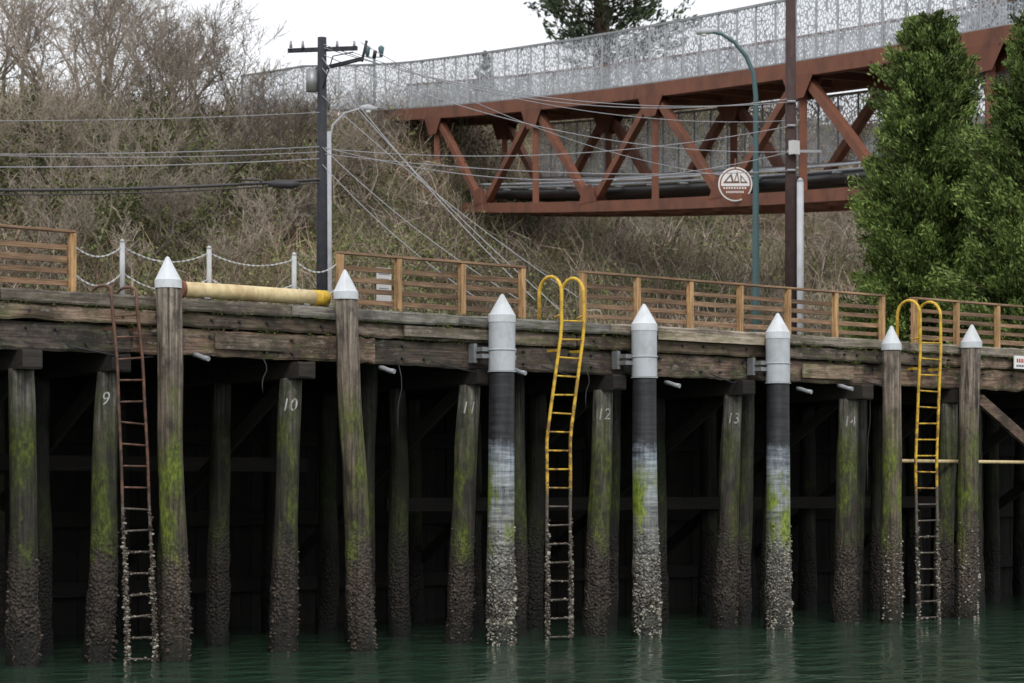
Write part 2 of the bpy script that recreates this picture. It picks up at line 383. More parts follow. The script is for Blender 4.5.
for i in range(260):
    x=random.uniform(-4,32); zl=random.choice((6.2,5.97,5.97,5.69)); yl={6.2:-.02,5.97:-.13,5.69:-.06}[zl]
    n=random.randint(8,40); o=rng.normal(size=(n,3))*np.array([[random.uniform(.03,.18),.025,.018]]); Cn.append(np.array([[x,yl,zl]])+o)
    k=random.random(); C.append(np.repeat([[.05+.09*k,.07+.08*k,.018+.02*k]],n,0)*rng.uniform(.5,1.4,(n,1)))
Cn=np.concatenate(Cn);C=np.concatenate(C)
np_mesh('ledge_moss',leaves(Cn,unit(rng.normal(size=Cn.shape)),rng.uniform(.02,.06,len(Cn)),rng.uniform(.015,.03,len(Cn))),4,[(0,1,2,3)],C,M['leaf'],pier)
# ------------------------------------------------------------ piles
def barn(t,px,py,pz,nx_,ny_,s,mk):
    n=Vector((nx_,ny_,0)).normalized(); a=Vector((-n.y,n.x,0)); u=Vector((0,0,1))
    p=Vector((px,py,pz)); vs=[]
    k=5; r0=random.uniform(0,6)
    for i in range(k):
        q=r0+2*math.pi*i/k; vs.append(p-n*.02+(a*math.cos(q)+u*math.sin(q))*s*random.uniform(.8,1.2))
    for i in range(k):
        q=r0+2*math.pi*i/k; vs.append(p+n*s*random.uniform(.7,1.3)+(a*math.cos(q)+u*math.sin(q))*s*.45)
    fs=[(i,(i+1)%k,k+(i+1)%k,k+i) for i in range(k)]+[tuple(range(k,2*k))]
    g=random.uniform(.3,1.4); t.add(vs,fs,mk,(g,g,g*.95))
NP=20
def pile(name,top,bot,rt,rb,mk,barnacles=0,bmk='bardark',tone=1.,cap=None,nr=70,digit=None):
    t=MB(); sd=random.uniform(0,100)
    top=Vector(top); bot=Vector(bot)
    z1=top.z; z0=-3.8; zb_=random.uniform(1.1,1.7)
    def cen(z):
        k=(z-bot.z)/(top.z-bot.z); c=bot+(top-bot)*k
        return c.x+(.07 if mk!='pwrap' else .015)*noise.noise(Vector((sd,z*.4,0))), c.y
    def rad(z,th):
        k=(z-bot.z)/(top.z-bot.z); r=rb+(rt-rb)*k
        if mk=='pwrap':
            r*=1+.012*noise.noise(Vector((math.cos(th)*1.5+sd,math.sin(th)*1.5,z*2)))
        else:
            r*=1+.09*noise.noise(Vector((math.cos(th)*2.2+sd,math.sin(th)*2.2,z*.7)))+.07*noise.noise(Vector((math.cos(th)*6+sd,math.sin(th)*6,z*1.2)))
        if z<2.2:
            a=min(1,(2.2-z)/1.4)
            r+=a*(.008+.06*max(0,noise.noise(Vector((math.cos(th)*3+sd,math.sin(th)*3,z*4))))+.025*noise.noise(Vector((math.cos(th)*9+sd,math.sin(th)*9,z*12))))
        return r
    vs=[];fs=[]
    zsr=[z0,-2,-.6]+list(np.linspace(-.3,2.2,int(nr*.5)))+list(np.linspace(2.3,z1,int(nr*.5)))
    for z in zsr:
        cx,cy=cen(z)
        for k in range(NP):
            th=2*math.pi*k/NP; r=rad(z,th); vs.append((cx+r*math.cos(th),cy+r*math.sin(th),z))
    for i in range(len(zsr)-1):
        for k in range(NP): fs.append((i*NP+k,i*NP+(k+1)%NP,(i+1)*NP+(k+1)%NP,(i+1)*NP+k))
    fs.append(tuple((len(zsr)-1)*NP+k for k in range(NP)))
    t.add(vs,fs,mk,(tone,tone,tone),True); t.sm[-1]=False
    cnt=0
    while cnt<barnacles:
        z=random.uniform(-.1,2.6); th=random.uniform(math.pi*.95,math.pi*2.05)
        dens=min(1,max(0,(zb_+.9-z)/1.6))**1.4*(.5+1.5*noise.noise(Vector((math.cos(th)*2+sd,math.sin(th)*2,z*2.2))))
        cnt+=.25
        if random.random()>dens: continue
        cnt+=.75
        cx,cy=cen(z); r=rad(z,th); s_=random.uniform(.010,.032)*(1.3 if z<1.2 and random.random()<.35 else 1)
        barn(t,cx+r*math.cos(th),cy+r*math.sin(th),z,math.cos(th),math.sin(th),s_,bmk if random.random()<.7 else 'bardark')
    if cap=='cone':
        ct=top.z
        def ring(z,r): return [(cen(z)[0]+r*math.cos(2*math.pi*k/24),cen(z)[1]+r*math.sin(2*math.pi*k/24),z) for k in range(24)]
        rr=rt*1.06; prof=[(ct-.14,rr+.012),(ct+.0,rr+.012),(ct+.015,rr*.98),(ct+.38,rr*.14),(ct+.40,.0)]
        vs=[];fs=[]
        for z,r in prof: vs+=ring(z,r)
        for i in range(len(prof)-1):
            for k in range(24): fs.append((i*24+k,i*24+(k+1)%24,(i+1)*24+(k+1)%24,(i+1)*24+k))
        g=random.uniform(.9,1.1); t.add(vs,fs,'capw',(g,g,g))
        if mk=='pwrap':
            vs=[];fs=[]
            for z in (ct-1.05,ct-.14): vs+=ring(z,rr+.004)
            for k in range(24): fs.append((k,(k+1)%24,24+(k+1)%24,24+k))
            t.add(vs,fs,'sleeve',smooth=True)
            for zb in (ct-1.07,ct-.66):
                pts=ring(zb,rr+.012); t.tube(pts+[pts[0]],.012,'sleeve',6,cap=False)
    if digit:
        cu=bpy.data.curves.new('digits','FONT'); cu.body=digit; cu.size=.32; cu.align_x='CENTER'; cu.shear=.15
        to=bpy.data.objects.new('tmp',cu); sc.collection.objects.link(to); bpy.context.view_layer.update()
        me=bpy.data.meshes.new_from_object(to.evaluated_get(bpy.context.evaluated_depsgraph_get()))
        zc=4.30+random.uniform(-.05,.1); a0=math.radians(-128)
        vs=[]
        for v in me.vertices:
            z=zc+v.co.y; cx,cy=cen(z); th=a0+v.co.x*.85/rt; R=rad(z,th)+.008; vs.append((cx+R*math.cos(th),cy+R*math.sin(th),z))
        t.add(vs,[tuple(p.vertices) for p in me.polygons],'digit')
        bpy.data.objects.remove(to)
    return t.obj(name)
pile('fender_pile',(2.92,-.45,6.45),(3.06,-.45,0),.205,.225,'pwood',380,'bardark',1.0,'cone')
pile('fender_pile',(6.62,-.45,6.45),(6.98,-.45,0),.20,.225,'pwood',380,'bardark',.95,'cone')
for xt,xb in ((10.27,10.22),(13.95,14.01),(17.80,17.80)):
    pile('fender_pile',(xt,-.48,6.2),(xb,-.48,0),.235,.265,'pwrap',1150,'bargrey',1.0,'cone')
pile('fender_pile',(21.45,-.45,6.1),(21.41,-.45,0),.20,.22,'pwood',380,'bargrey',1.15,'cone')
pile('fender_pile',(24.15,-.45,6.25),(23.98,-.45,0),.22,.24,'pwood',380,'bargrey',1.0,'cone')
pile('fender_pile',(28.4,-.45,6.25),(28.3,-.45,0),.22,.24,'pwood',200,'bargrey',1.0,'cone')
pile('fender_pile',(-2.0,-.45,6.35),(-2.0,-.45,0),.22,.24,'pwood',200,'bardark',1.0,'cone')
digits={4:'9',5:'10',6:'11',7:'12',8:'13',9:'14'}
for i,(a,b_) in enumerate(bents):
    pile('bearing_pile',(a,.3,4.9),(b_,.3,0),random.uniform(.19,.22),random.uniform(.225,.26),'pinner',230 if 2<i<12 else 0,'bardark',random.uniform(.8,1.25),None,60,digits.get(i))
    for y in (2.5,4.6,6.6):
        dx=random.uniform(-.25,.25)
        pile('bearing_pile',(a+dx,y,4.9),(a+dx+random.uniform(-.15,.15),y,0),.18,.21,'pinner',0,'bardark',random.uniform(.25,.45),None,30)  # back rows: low tone puts the underdeck shade into the pile colour
for x,y in ((4.35,1.6),(9.0,2.0),(12.2,1.4),(18.4,1.0),(8.0,1.3),(22.6,1.5),(26.3,1.2),(-.5,1.5),(15.6,2.2)):
    pile('bearing_pile',(x,y,5.4),(x+random.uniform(-.25,.25),y,0),.17,.20,'pinner',0,'bardark',random.uniform(.4,.75),None,40)  # extra inner piles, underdeck shade partly painted in by the reduced tone
t=MB()
for x in (10.27,13.95,17.80):
    for dz in (5.55,5.42):
        t.box(x-.42,x-.22,-.40,-.04,dz-.04,dz+.04,'galv'); t.box(x+.22,x+.42,-.40,-.04,dz-.04,dz+.04,'galv')
    t.box(x-.46,x-.38,-.2,-.035,5.3,5.66,'galv')
t.obj('pile_brackets',pier)
# ------------------------------------------------------------ ladders
def ladder(name,L,Rr,mk,hoop,zt,lowhoop=False):
    t=MB()
    def at(tab,z): return float(np.interp(z,[q[0] for q in tab],[q[1] for q in tab]))
    y=-.36; sd=random.uniform(0,50)
    wob=lambda z:(.035 if lowhoop else .014)*noise.noise(Vector((z*.9,sd,0)))
    for tab in (L,Rr):
        pts=[(at(tab,z)+wob(z),y,z) for z in np.linspace(-.5,zt,26)]
        xt=pts[-1][0]; w=hoop
        for k in range(1,10):
            q=math.pi*k/9; pts.append((xt,y+w/2-w/2*math.cos(q),zt+(w*.5 if not lowhoop else .10)*math.sin(q)))
        pts.append((xt,y+w,max(6.2,zt-.1) if lowhoop else 6.2))
        t.tube(pts,.034 if not lowhoop else .028,mk,8)
        if not lowhoop: t.tube([(xt-.0,y,6.3),(xt,y+.2,6.25)],.02,mk,6)
    z=-.3
    while z<zt-(.5 if not lowhoop else .2):
        a=at(L,z)+wob(z); b_=at(Rr,z)+wob(z); dz=random.uniform(-.025,.025) if lowhoop else random.uniform(-.008,.008)
        t.tube([(a,y,z+dz),(b_,y,z-dz)],.019,mk,7)
        if z<1.9:
            for i in range(14):
                x=random.uniform(a,b_); barn(t,x,y-.015,z+random.uniform(-.02,.02),random.uniform(-.4,.4),-1,random.uniform(.010,.024),'bargrey' if random.random()<.4 else 'bardark')
        z+=.36
    for i in range(520):
        zz=abs(random.gauss(.8,.8))
        if zz>2.6: continue
        tab=random.choice((L,Rr)); th=random.uniform(math.pi,2*math.pi)
        barn(t,at(tab,zz)+.035*math.cos(th),y+.03*math.sin(th),zz,math.cos(th),math.sin(th),random.uniform(.012,.040),'bargrey' if random.random()<.35 else 'bardark')
    for tab in (L,Rr): t.beam((at(tab,5.6),y,5.6),(at(tab,5.6),-.03,5.6),.03,.05,mk)
    return t.obj(name)
ladder('rusty_ladder',[(-1,2.18),(0,2.18),(3.9,2.04),(6.2,1.89)],[(-1,2.72),(0,2.72),(3.9,2.55),(6.2,2.37)],'rustlad',.62,6.22,True)
ladder('yellow_ladder',[(-1,11.5),(0,11.5),(3.9,11.5),(6.0,11.87)],[(-1,12.1),(0,12.1),(3.9,12.1),(6.0,12.45)],'yellow',.66,6.72)
ladder('yellow_ladder',[(-1,22.43),(0,22.43),(3.5,22.34),(6.0,22.50)],[(-1,23.12),(0,23.12),(3.5,23.06),(6.0,23.2)],'yellow',.66,6.80)
# ------------------------------------------------------------ fences
def fence(posts,y=.25):
    t=MB()
    for x in posts:
        g=random.uniform(.8,1.15); t.box(x-.055,x+.055,y-.055,y+.055,6.21,7.2+random.uniform(-.003,.0),'post',(g,g,g))
    a,b_=posts[0]-.05,posts[-1]+.05
    for z in (6.36,6.56,6.76,6.96):
        x=a
        while x<b_-.1:
            L=min(2.96,b_-x); g=random.uniform(.55,1.25); t.box(x,x+L-.006,y+.058,y+.098,z-.05+random.uniform(-.01,.01),z+.045+random.uniform(-.006,.006),'rail',(g,g,g)); x+=L
    x=a
    while x<b_-.1:
        L=min(2.96,b_-x); g=random.uniform(.85,1.25); t.box(x,x+L-.006,y-.07,y+.12,7.203,7.245,'rail',(g,g,g)); x+=L
    t.obj('wooden_fence',bevel=.005)
fence([-7.4,-5.92,-4.44,-2.96,-1.48,0.0,1.48]); fence([7.02,8.36,9.89,11.39])
fence([12.98,14.45,15.95,17.42,18.88,20.38,21.92]); fence([23.02+1.48*i for i in range(9)])
t=MB(); cp=[2.48,4.23,6.04]
for x in cp:
    t.tube([(x,.3,6.2),(x,.3,7.12)],.045,'chain',10); t.tube([(x,.3,7.12),(x,.3,7.17)],[.055,.02],'chain',10)
    t.box(x-.09,x+.09,.21,.39,6.2,6.225,'galv')
ends=[1.48]+cp+[7.02]
for h_ in (7.05,6.6):
    for a,b_ in zip(ends[:-1],ends[1:]):
        n=int((b_-a)/.05); P=[]; sg_=random.uniform(.16,.26)
        for i in range(n+1):
            k=i/n; P.append(Vector((a+(b_-a)*k,.3,h_-sg_*(1-(2*k-1)**2))))
        for i in range(n):
            d=(P[i+1]-P[i])*.62; p0=P[i]-d*.15; 
            if i%2: t.beam(p0,p0+d*1.7,.028,.010,'chain')
            else: t.beam(p0,p0+d*1.7,.010,.028,'chain')
t.obj('chain_railing')
t=MB(); t.tube([(3.44,-.06,6.345),(4.5,-.06,6.35),(5.5,-.06,6.345),(6.45,-.06,6.345)],.135,'ypipe',20)
t.tube([(3.40,-.06,6.345),(3.46,-.06,6.345)],.15,'rust',20); t.tube([(6.2,-.06,6.345),(6.5,-.06,6.345)],.142,'yellow',20)
for x in (3.9,6.0): t.box(x-.06,x+.06,-.15,.03,6.2,6.225,'galv')
t.obj('yellow_pipe')
def small_sign(x,y,w,z0,z1):
    t=MB(); t.box(x-w/2,x+w/2,y-.01,y+.01,z0,z1,'white',(.7,.7,.7)); t.box(x-w/2+.03,x+w/2-.03,y-.016,y-.011,z1-.13,z1-.09,'galv')
    for k in range(4): t.box(x-w/2+.05,x+w/2-.07,y-.016,y-.011,z1-.22-.09*k,z1-.205-.09*k,'galv')
    t.tube([(x,y+.035,6.2),(x,y+.035,z1)],.025,'galv',8); t.obj('notice_sign')
small_sign(8.75,1.2,.34,6.45,7.12)
t=MB(); t.box(26.0,26.9,-.235,-.21,5.72,6.02,'white')
for k in range(9): t.box(26.08+k*.085,26.13+k*.085,-.242,-.236,5.86,5.95,'red')
for k in range(11): t.box(26.07+k*.07,26.11+k*.07,-.242,-.236,5.76,5.81,'blk')
t.obj('pier_sign')
# ------------------------------------------------------------ poles, lamps, wires
def W(u,v,d): return S((u-512)*d/2400,d,2.9+(490-v)*d/2400)
t=MB(); b0=S(-5.54,70)
t.tube([(b0.x,b0.y,6.0),(b0.x,b0.y,16.1)],[.18,.13],'polewood',12)
t.beam(S(-6.55,70.2,15.75),S(-4.5,69.8,15.75),.1,.12,'polewood'); t.beam(S(-5.9,71,15.3),S(-4.3,69,15.3),.09,.1,'polewood')
for k in (-6.45,-6.1,-5.1,-4.6): t.tube([S(k,70,15.8),S(k,70,16.0)],[.05,.03],'wirel',8)
t.tube([S(-5.83,69.9,14.5),S(-5.83,69.9,15.15)],.17,'galv',12)
t.tube([S(-4.35,69.5,15.3),S(-4.2,69.4,15.9)],.04,'wire',6); t.tube([S(-4.0,69.5,15.4),S(-3.95,69.4,15.6)],.06,'wire',6)
t.tube([S(-5.5,69.85,14.6),S(-5.2,69.7,15.5),S(-4.6,69.6,15.6)],.02,'wire',6)
t.obj('utility_pole')
t=MB()
t.tube([S(-5.42,71,6.0),S(-5.42,71,13.5)],[.11,.075],'greypole',12)
t.tube([S(-5.42,71,13.0),S(-5.3,71,13.7),S(-4.95,71,14.05),S(-4.5,71,14.18),S(-4.2,71,14.2)],.035,'greypole',8)
t.tube([S(-4.5,71,14.2),S(-4.25,71,14.2),S(-4.0,71,14.17)],[.07,.12,.05],'greypole',10); t.tube([S(-4.25,71,14.12),S(-4.25,71,14.04)],[.1,.05],'glass',10)
t.obj('street_lamp')
t=MB()
t.tube([S(7.62,75,6.0),S(7.62,75,9),S(7.62,75,14.0),S(7.62,75,15.2),S(7.55,75,15.9),S(7.32,75,16.45),S(6.95,75,16.9),S(6.55,75,17.15),S(6.2,75,17.22)],[.13,.12,.09,.08,.075,.07,.065,.055,.05],'teal',12)
t.tube([S(6.35,75,17.24),S(6.05,75,17.24),S(5.75,75,17.2)],[.06,.12,.07],'greypole',10); t.tube([S(6.0,75,17.13),S(6.0,75,17.08)],[.1,.06],'glass',8)
t.tube([S(7.62,75,6.0),S(7.62,75,6.5)],.2,'teal',12)
t.obj('street_lamp')
t=MB(); t.tube([S(8.14,70,6.0),S(8.12,70,20.2)],[.19,.14],'polered',12)
t.beam(S(7.2,70.2,19.6),S(9.1,69.8,19.6),.1,.12,'polered')
for k in (7.3,7.8,8.6,9.0): t.tube([S(k,70,19.66),S(k,70,19.85)],[.05,.03],'wirel',8)
t.beam(S(8.0,69.8,12.75),S(9.0,69.8,12.75),.05,.08,'galv')
p=S(8.2,69.75,12.95); t.box(p.x-.13,p.x+.13,p.y-.1,p.y+.1,p.z-.3,p.z+.1,'white',(.7,.7,.7))
for zz in (14.2,13.5,12.2): t.tube([S(8.0,69.8,zz),S(8.25,69.8,zz)],.04,'wirel',6)
t.obj('utility_pole')
t=MB(); t.tube([S(8.36,69.6,6.0),S(8.36,69.6,11.85)],.1,'greypole',10); t.tube([S(8.36,69.6,11.85),S(8.36,69.6,11.95)],[.11,.03],'greypole',10); t.obj('conduit_pole')
t=MB(); t.tube([S(-7.0,122,19),S(-7.0,122,25.2)],.07,'teal',8); t.beam(S(-7.35,122,24.9),S(-6.65,122,24.9),.05,.05,'teal')
for k in (-7.35,-6.65): t.tube([S(k,122,24.9),S(k,122,25.4),S(k,122,25.5)],[.08,.17,.03],'teal',8)
t.obj('street_lamp')
t=MB()
def wire(a,b_,sag,r=.012,mk='wirel'):
    P=[]
    for i in range(25):
        k=i/24; q=a.lerp(b_,k); q.z-=sag*4*k*(1-k); P.append(q)
    t.tube(P,r,mk,5,cap=False)
LP=lambda z:S(-5.54,69.9,z)
wire(LP(12.0-.05),W(-420,168,66),.45,.045,'wire'); wire(LP(11.85),W(-420,170,66),.5,.02,'wire')
wire(LP(12.9),W(-420,140,66),.3,.014); wire(LP(12.55),W(-420,150,66),.35,.016); wire(LP(13.9),W(-420,108,66),.3,.012); wire(LP(12.75),W(-420,120,66),.5,.012)
RP=lambda z:S(8.12,69.9,z)
for z1,z2,sg in ((12.85,13.5,.5),(12.7,12.2,.3),(15.8,14.2,.7),(15.9,14.3,.9),(15.6,12.75,.8),(12.9,12.75,.9)):
    wire(LP(z1),RP(z2),sg,.013)
for z1,u,v,d in ((15.5,535,300,57),(15.2,560,310,58),(12.9,520,300,60),(14.4,600,312,60),(12.4,480,300,62)):
    wire(LP(z1),W(u,v,d),.25,.012)
wire(S(-4.4,69.7,15.9),W(720,175,72),.6,.012); wire(S(-4.6,69.7,15.6),W(800,120,75),.7,.012)
wire(RP(19.8),W(1400,-90,66),.5,.014)
t.tube([W(268,184,69.5),W(276,184,69.5),W(292,184.5,69.5),W(300,184,69.5)],[.05,.13,.13,.05],'wire',10)
t.tube([W(240,180,69.3),W(258,180,69.3),W(262,182,69.3)],.03,'wire',6)
t.obj('overhead_wires')
# ------------------------------------------------------------ footbridge
fb=empty('steel_truss_footbridge')
DL,DD=.42,-.9075
def B(tt,off,z): return S(-3.42+DL*tt+.9075*off,109.5+DD*tt+.42*off,z)
zt=lambda q:20.1-.115*q+.0006*q*q
Wd=3.4; Hh=4.3; T1=43.75
t=MB()
for off in (0,Wd):
    q=-9.
    while q<T1-.01:
        q2=q+1.75
        t.beam(B(q,off,zt(q)),B(q2+.01,off,zt(q2)),.42,.52,'rust')
        if q>=1.7: t.beam(B(q,off,zt(q)-Hh),B(q2+.01,off,zt(q2)-Hh),.42,.42,'rust')
        q=q2
    k=0
    while 10.5*k<T1:
        T=10.5*k; Bq=T+5.25
        if Bq<T1:
            t.beam(B(T,off,zt(T)-.1),B(Bq,off,zt(Bq)-Hh),.28,.30,'rust')
            t.beam(B(T+10.5,off,zt(T+10.5)-.1),B(Bq,off,zt(Bq)-Hh),.28,.30,'rust')
        zb=Hh if k>0 else 2.4
        t.beam(B(T,off,zt(T)-.2),B(T,off,zt(T)-zb),.26,.26,'rust')
        for so in (-.225,.225):
            q0,q1=T-1.0,T+1.0
            P=[B(q0,off+so,zt(q0)-.2),B(q1,off+so,zt(q1)-.2),B(T+.4,off+so,zt(T)-1.0),B(T-.4,off+so,zt(T)-1.0)]
            t.add(P+[p+Vector((.012,.02,0)) for p in P],[(0,1,2,3),(7,6,5,4),(0,4,5,1),(1,5,6,2),(2,6,7,3),(3,7,4,0)],'rust',(.9,.85,.85))
            if Bq<T1:
                P=[B(Bq-.8,off+so,zt(Bq)-Hh+.15),B(Bq+.8,off+so,zt(Bq)-Hh+.15),B(Bq+.35,off+so,zt(Bq)-Hh+.85),B(Bq-.35,off+so,zt(Bq)-Hh+.85)]
                t.add(P+[p+Vector((.012,.02,0)) for p in P],[(0,1,2,3),(7,6,5,4),(0,4,5,1),(1,5,6,2),(2,6,7,3),(3,7,4,0)],'rust',(.9,.85,.85))
        k+=1
t.obj('trusses',fb)
t=MB(); q=2.0
while q<T1-2.7:
    t.beam(B(q,.2,zt(q)-Hh-.02),B(q,Wd-.2,zt(q)-Hh-.02),.2,.34,'rust'); t.beam(B(q,.2,zt(q)),B(q,Wd-.2,zt(q)),.15,.3,'rust')
    q2=q+2.625; t.beam(B(q,.3,zt(q)-Hh+.05),B(q2,Wd-.3,zt(q2)-Hh+.05),.1,.12,'rust'); q=q2
t.obj('floor_beams',fb)
t=MB(); q=-30.
while q<T1:
    q2=min(q+1.75,T1)
    t.beam(B(q,Wd/2,max(zt(max(q,-9))+.18,0)),B(q2+.01,Wd/2,zt(max(q2,-9))+.18),Wd-.5,.12,'deckc'); q=q2
t.obj('walking_deck',fb)
tp=MB(); tf=MB()
def guard(offa,z0,z1,qa,qb,curve=None,railmk='galv',step=1.31,tone=1.):
    q=qa
    while q<qb-1.:
        q2=q+step
        f=lambda s: (offa if curve is None else offa+curve(s))
        za,zb=zt(max(q,-12)),zt(max(q2,-12))
        p0=B(q,f(q),za+z0); p1=B(q2,f(q2),zb+z0); p2=B(q2,f(q2),zb+z1); p3=B(q,f(q),za+z1)
        g=tone*random.uniform(.8,1.12)
        tp.add([p0,p1,p2,p3],[(0,1,2,3)],'lace',(g,g,g))
        tf.beam(p0,p3,.07,.07,'galv'); 
        tf.beam(p3,p2,.09,.09,railmk); tf.beam(p0,p1,.06,.06,'galv')
        q=q2
cv=lambda s: -.02*max(0,-2-s)**2
guard(-.08,.30,2.45,-16,T1,cv); guard(Wd+.05,.3,1.9,-12,T1,None,'rust')
guard(Wd+.3,-2.75,-.35,3,T1,None,'galv',1.31,1.5)  # lower panels: raised tone paints in light passing through below the deck
tp.obj('perforated_panels',fb); tf.obj('guard_posts',fb)
t=MB()
for off,r,dz in ((.75,.21,-3.65),(1.5,.16,-3.7),(2.3,.21,-3.6),(2.9,.13,-3.75)):
    t.tube([B(q,off,zt(q)+dz) for q in np.arange(1.5,T1,2)],r,'bpipe',10)
for off,r,dz in ((.5,.05,-3.25),(2.7,.07,-2.95),(1.1,.045,-3.35),(2.9,.06,-3.15)):
    t.tube([B(q,off,zt(q)+dz) for q in np.arange(3,T1,2)],r,'greypole',6)
for q in np.arange(4,T1,2.625): t.tube([B(q,.3,zt(q)-3.5),B(q,3.1,zt(q)-3.5)],.05,'galv',6)
t.obj('utility_pipes',fb)
t=MB()
q=T1-.8
for off in (0,Wd): t.beam(B(q,off,5.8),B(q,off,zt(q)-Hh-.22),.6,.6,'rust')
for zz in (8.,10.): t.beam(B(q,.3,zz),B(q,Wd-.3,zz),.25,.25,'rust')
q=-2.
t.beam(B(q,-.3,zt(q)-3.2),B(q,Wd+.3,zt(q)-3.2),2.2,1.6,'deckc'); t.beam(B(q,-.0,zt(q)-2.38),B(q,Wd,zt(q)-2.38),.5,.2,'rust')
t.obj('supports',fb)
sg=empty('round_sailboat_sign'); t=MB()
n=Vector((-CC,-SS,0)); a=Vector((SS,-CC,0)); u=Vector((0,0,1))
c0=B(27.7,-.42,0); c0.z=2.9+(490-186)*.0353
def disc(r,off,mk,k=32,half=None):
    vs=[c0+n*off+(a*math.cos(2*math.pi*i/k)+u*math.sin(2*math.pi*i/k))*r for i in range(k)]
    if half: vs=[v for v in vs if v.z<c0.z-.02]
    t.add(vs,[tuple(range(len(vs)))],mk)
disc(.60,0,'white'); disc(.55,.012,'rust'); disc(.50,.016,'white')
disc(.55,.02,'rust',48,True)
for (x0,y0),(x1,y1),(x2,y2) in (((-.44,.03),(-.14,.38),(-.04,.03)),((-.07,.03),(.07,.47),(.15,.03)),((.18,.03),(.17,.34),(.44,.03))):
    q=[c0+n*.024+a*x+u*y for x,y in ((x0,y0),(x1,y1),(x2,y2))]; t.add(q,[(0,1,2)],'rust',(.8,1,1))
    xm,ym=(x0+x1+x2)/3,(y0+y1+y2)/3
    q=[c0+n*.028+a*(xm+(x-xm)*.5)+u*(ym+(y-ym)*.5) for x,y in ((x0,y0),(x1,y1),(x2,y2))]; t.add(q,[(0,1,2)],'white')
for row,(w_,y_) in enumerate(((.42,-.14),(.32,-.28))):
    for k in range(9):
        xx=-w_+k*2*w_/9; q=[c0+n*.026+a*x+u*y for x,y in ((xx,y_-.035),(xx+w_*.12,y_-.035),(xx+w_*.12,y_+.035),(xx,y_+.035))]; t.add(q,[(0,1,2,3)],'white')
t.obj('sign_face',sg)
t=MB(); t.beam(c0-n*.03+a*0,c0-n*.03+u*.9,.06,.06,'rust'); t.tube([c0-n*.005,c0-n*.06],.56,'galv',24); t.tube([c0-n*.06,c0-n*.9],.05,'rust',8); t.obj('sign_bracket',sg)
# ------------------------------------------------------------ conifers
def conifer(name,lat,d,zb,ztop,Rm,nb,nl,crown0,cols,prof=.8,leafL=(.10,.24),sprd=1.):
    base=S(lat,d,zb); H=ztop-zb; e=empty(name); sd=random.uniform(0,50)
    t=MB(); t.tube([(base.x,base.y,zb-.3),(base.x,base.y,zb+H*.5),(base.x+.1,base.y,ztop-.3)],[.035*H*.8,.02*H,.01],'bark',8,(.09,.06,.045)); 
    Cn=[];Dr=[];Sh=[];P0=[];P1=[]
    for i in range(nb):
        h=crown0+(1-crown0)*(random.random()**1.05); hz_=zb+h*H
        k=(h-crown0)/(1-crown0); az=random.uniform(0,2*math.pi)
        lobe=1+.75*noise.noise(Vector((math.cos(az)*1.2+sd,math.sin(az)*1.2,h*5)))
        L=Rm*((1-k)**prof)*(.78+.22*min(1,k*5+.2))*random.uniform(.5,1.2)*lobe+.12
        dr=Vector((math.cos(az),math.sin(az),random.uniform(.1,.7)+.5*k)).normalized()
        p0=Vector((base.x,base.y,hz_-L*.3)); p1=p0+dr*L; P0.append(p0);P1.append(p1)
        ns=max(3,int(nl*L/Rm)); br=random.uniform(.5,1.5)
        kk=rng.random(ns)**.55
        c=np.array(p0)[None]+np.array(dr)[None]*(L*kk)[:,None]
        spread=sprd*(.04+.10*L*(1.15-kk))[:,None]
        o=rng.normal(size=(ns,3))*spread*np.array([[1,1,.8]]); o[:,2]-=np.abs(rng.normal(size=ns))*.05*L
        c=c+o
        dd=unit(np.array(dr)[None]*.9+rng.normal(size=(ns,3))*.45+np.array([[0,0,.3]]))
        Cn.append(c);Dr.append(dd)
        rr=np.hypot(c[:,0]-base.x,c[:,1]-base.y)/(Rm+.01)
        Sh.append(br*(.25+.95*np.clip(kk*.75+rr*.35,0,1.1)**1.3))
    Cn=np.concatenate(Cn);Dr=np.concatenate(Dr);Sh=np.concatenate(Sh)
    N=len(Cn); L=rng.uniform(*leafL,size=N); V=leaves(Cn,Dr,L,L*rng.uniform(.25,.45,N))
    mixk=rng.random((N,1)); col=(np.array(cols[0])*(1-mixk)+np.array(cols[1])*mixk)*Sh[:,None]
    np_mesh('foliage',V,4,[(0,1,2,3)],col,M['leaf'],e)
    for p0,p1 in zip(P0,P1): t.tube([p0,p1],[.04,.01],'bark',4,(.08,.055,.04),cap=False)
    t.obj('trunk_and_limbs',e); return e
cols=((.060,.10,.026),(.17,.225,.060))
conifer('conifer_tree',11.35,65,6.1,15.7,2.5,640,440,.08,cols,.42,(.07,.19))
conifer('conifer_tree',13.7,62,6.1,15.1,2.6,640,440,.08,cols,.36,(.07,.19))
conifer('conifer_tree',17.2,64,6.1,16.3,2.2,250,250,.10,cols,.6)
dk=((.03,.045,.024),(.07,.095,.05))
conifer('conifer_tree',5.6,150,25,47,6.2,200,120,.27,dk,.7,(.25,.6),.8)
conifer('conifer_tree',31,150,24,42,4.0,160,110,.25,dk,.8,(.3,.7))
conifer('conifer_tree',-1.8,160,25,32.0,2.3,80,90,.2,dk,.9,(.3,.6))
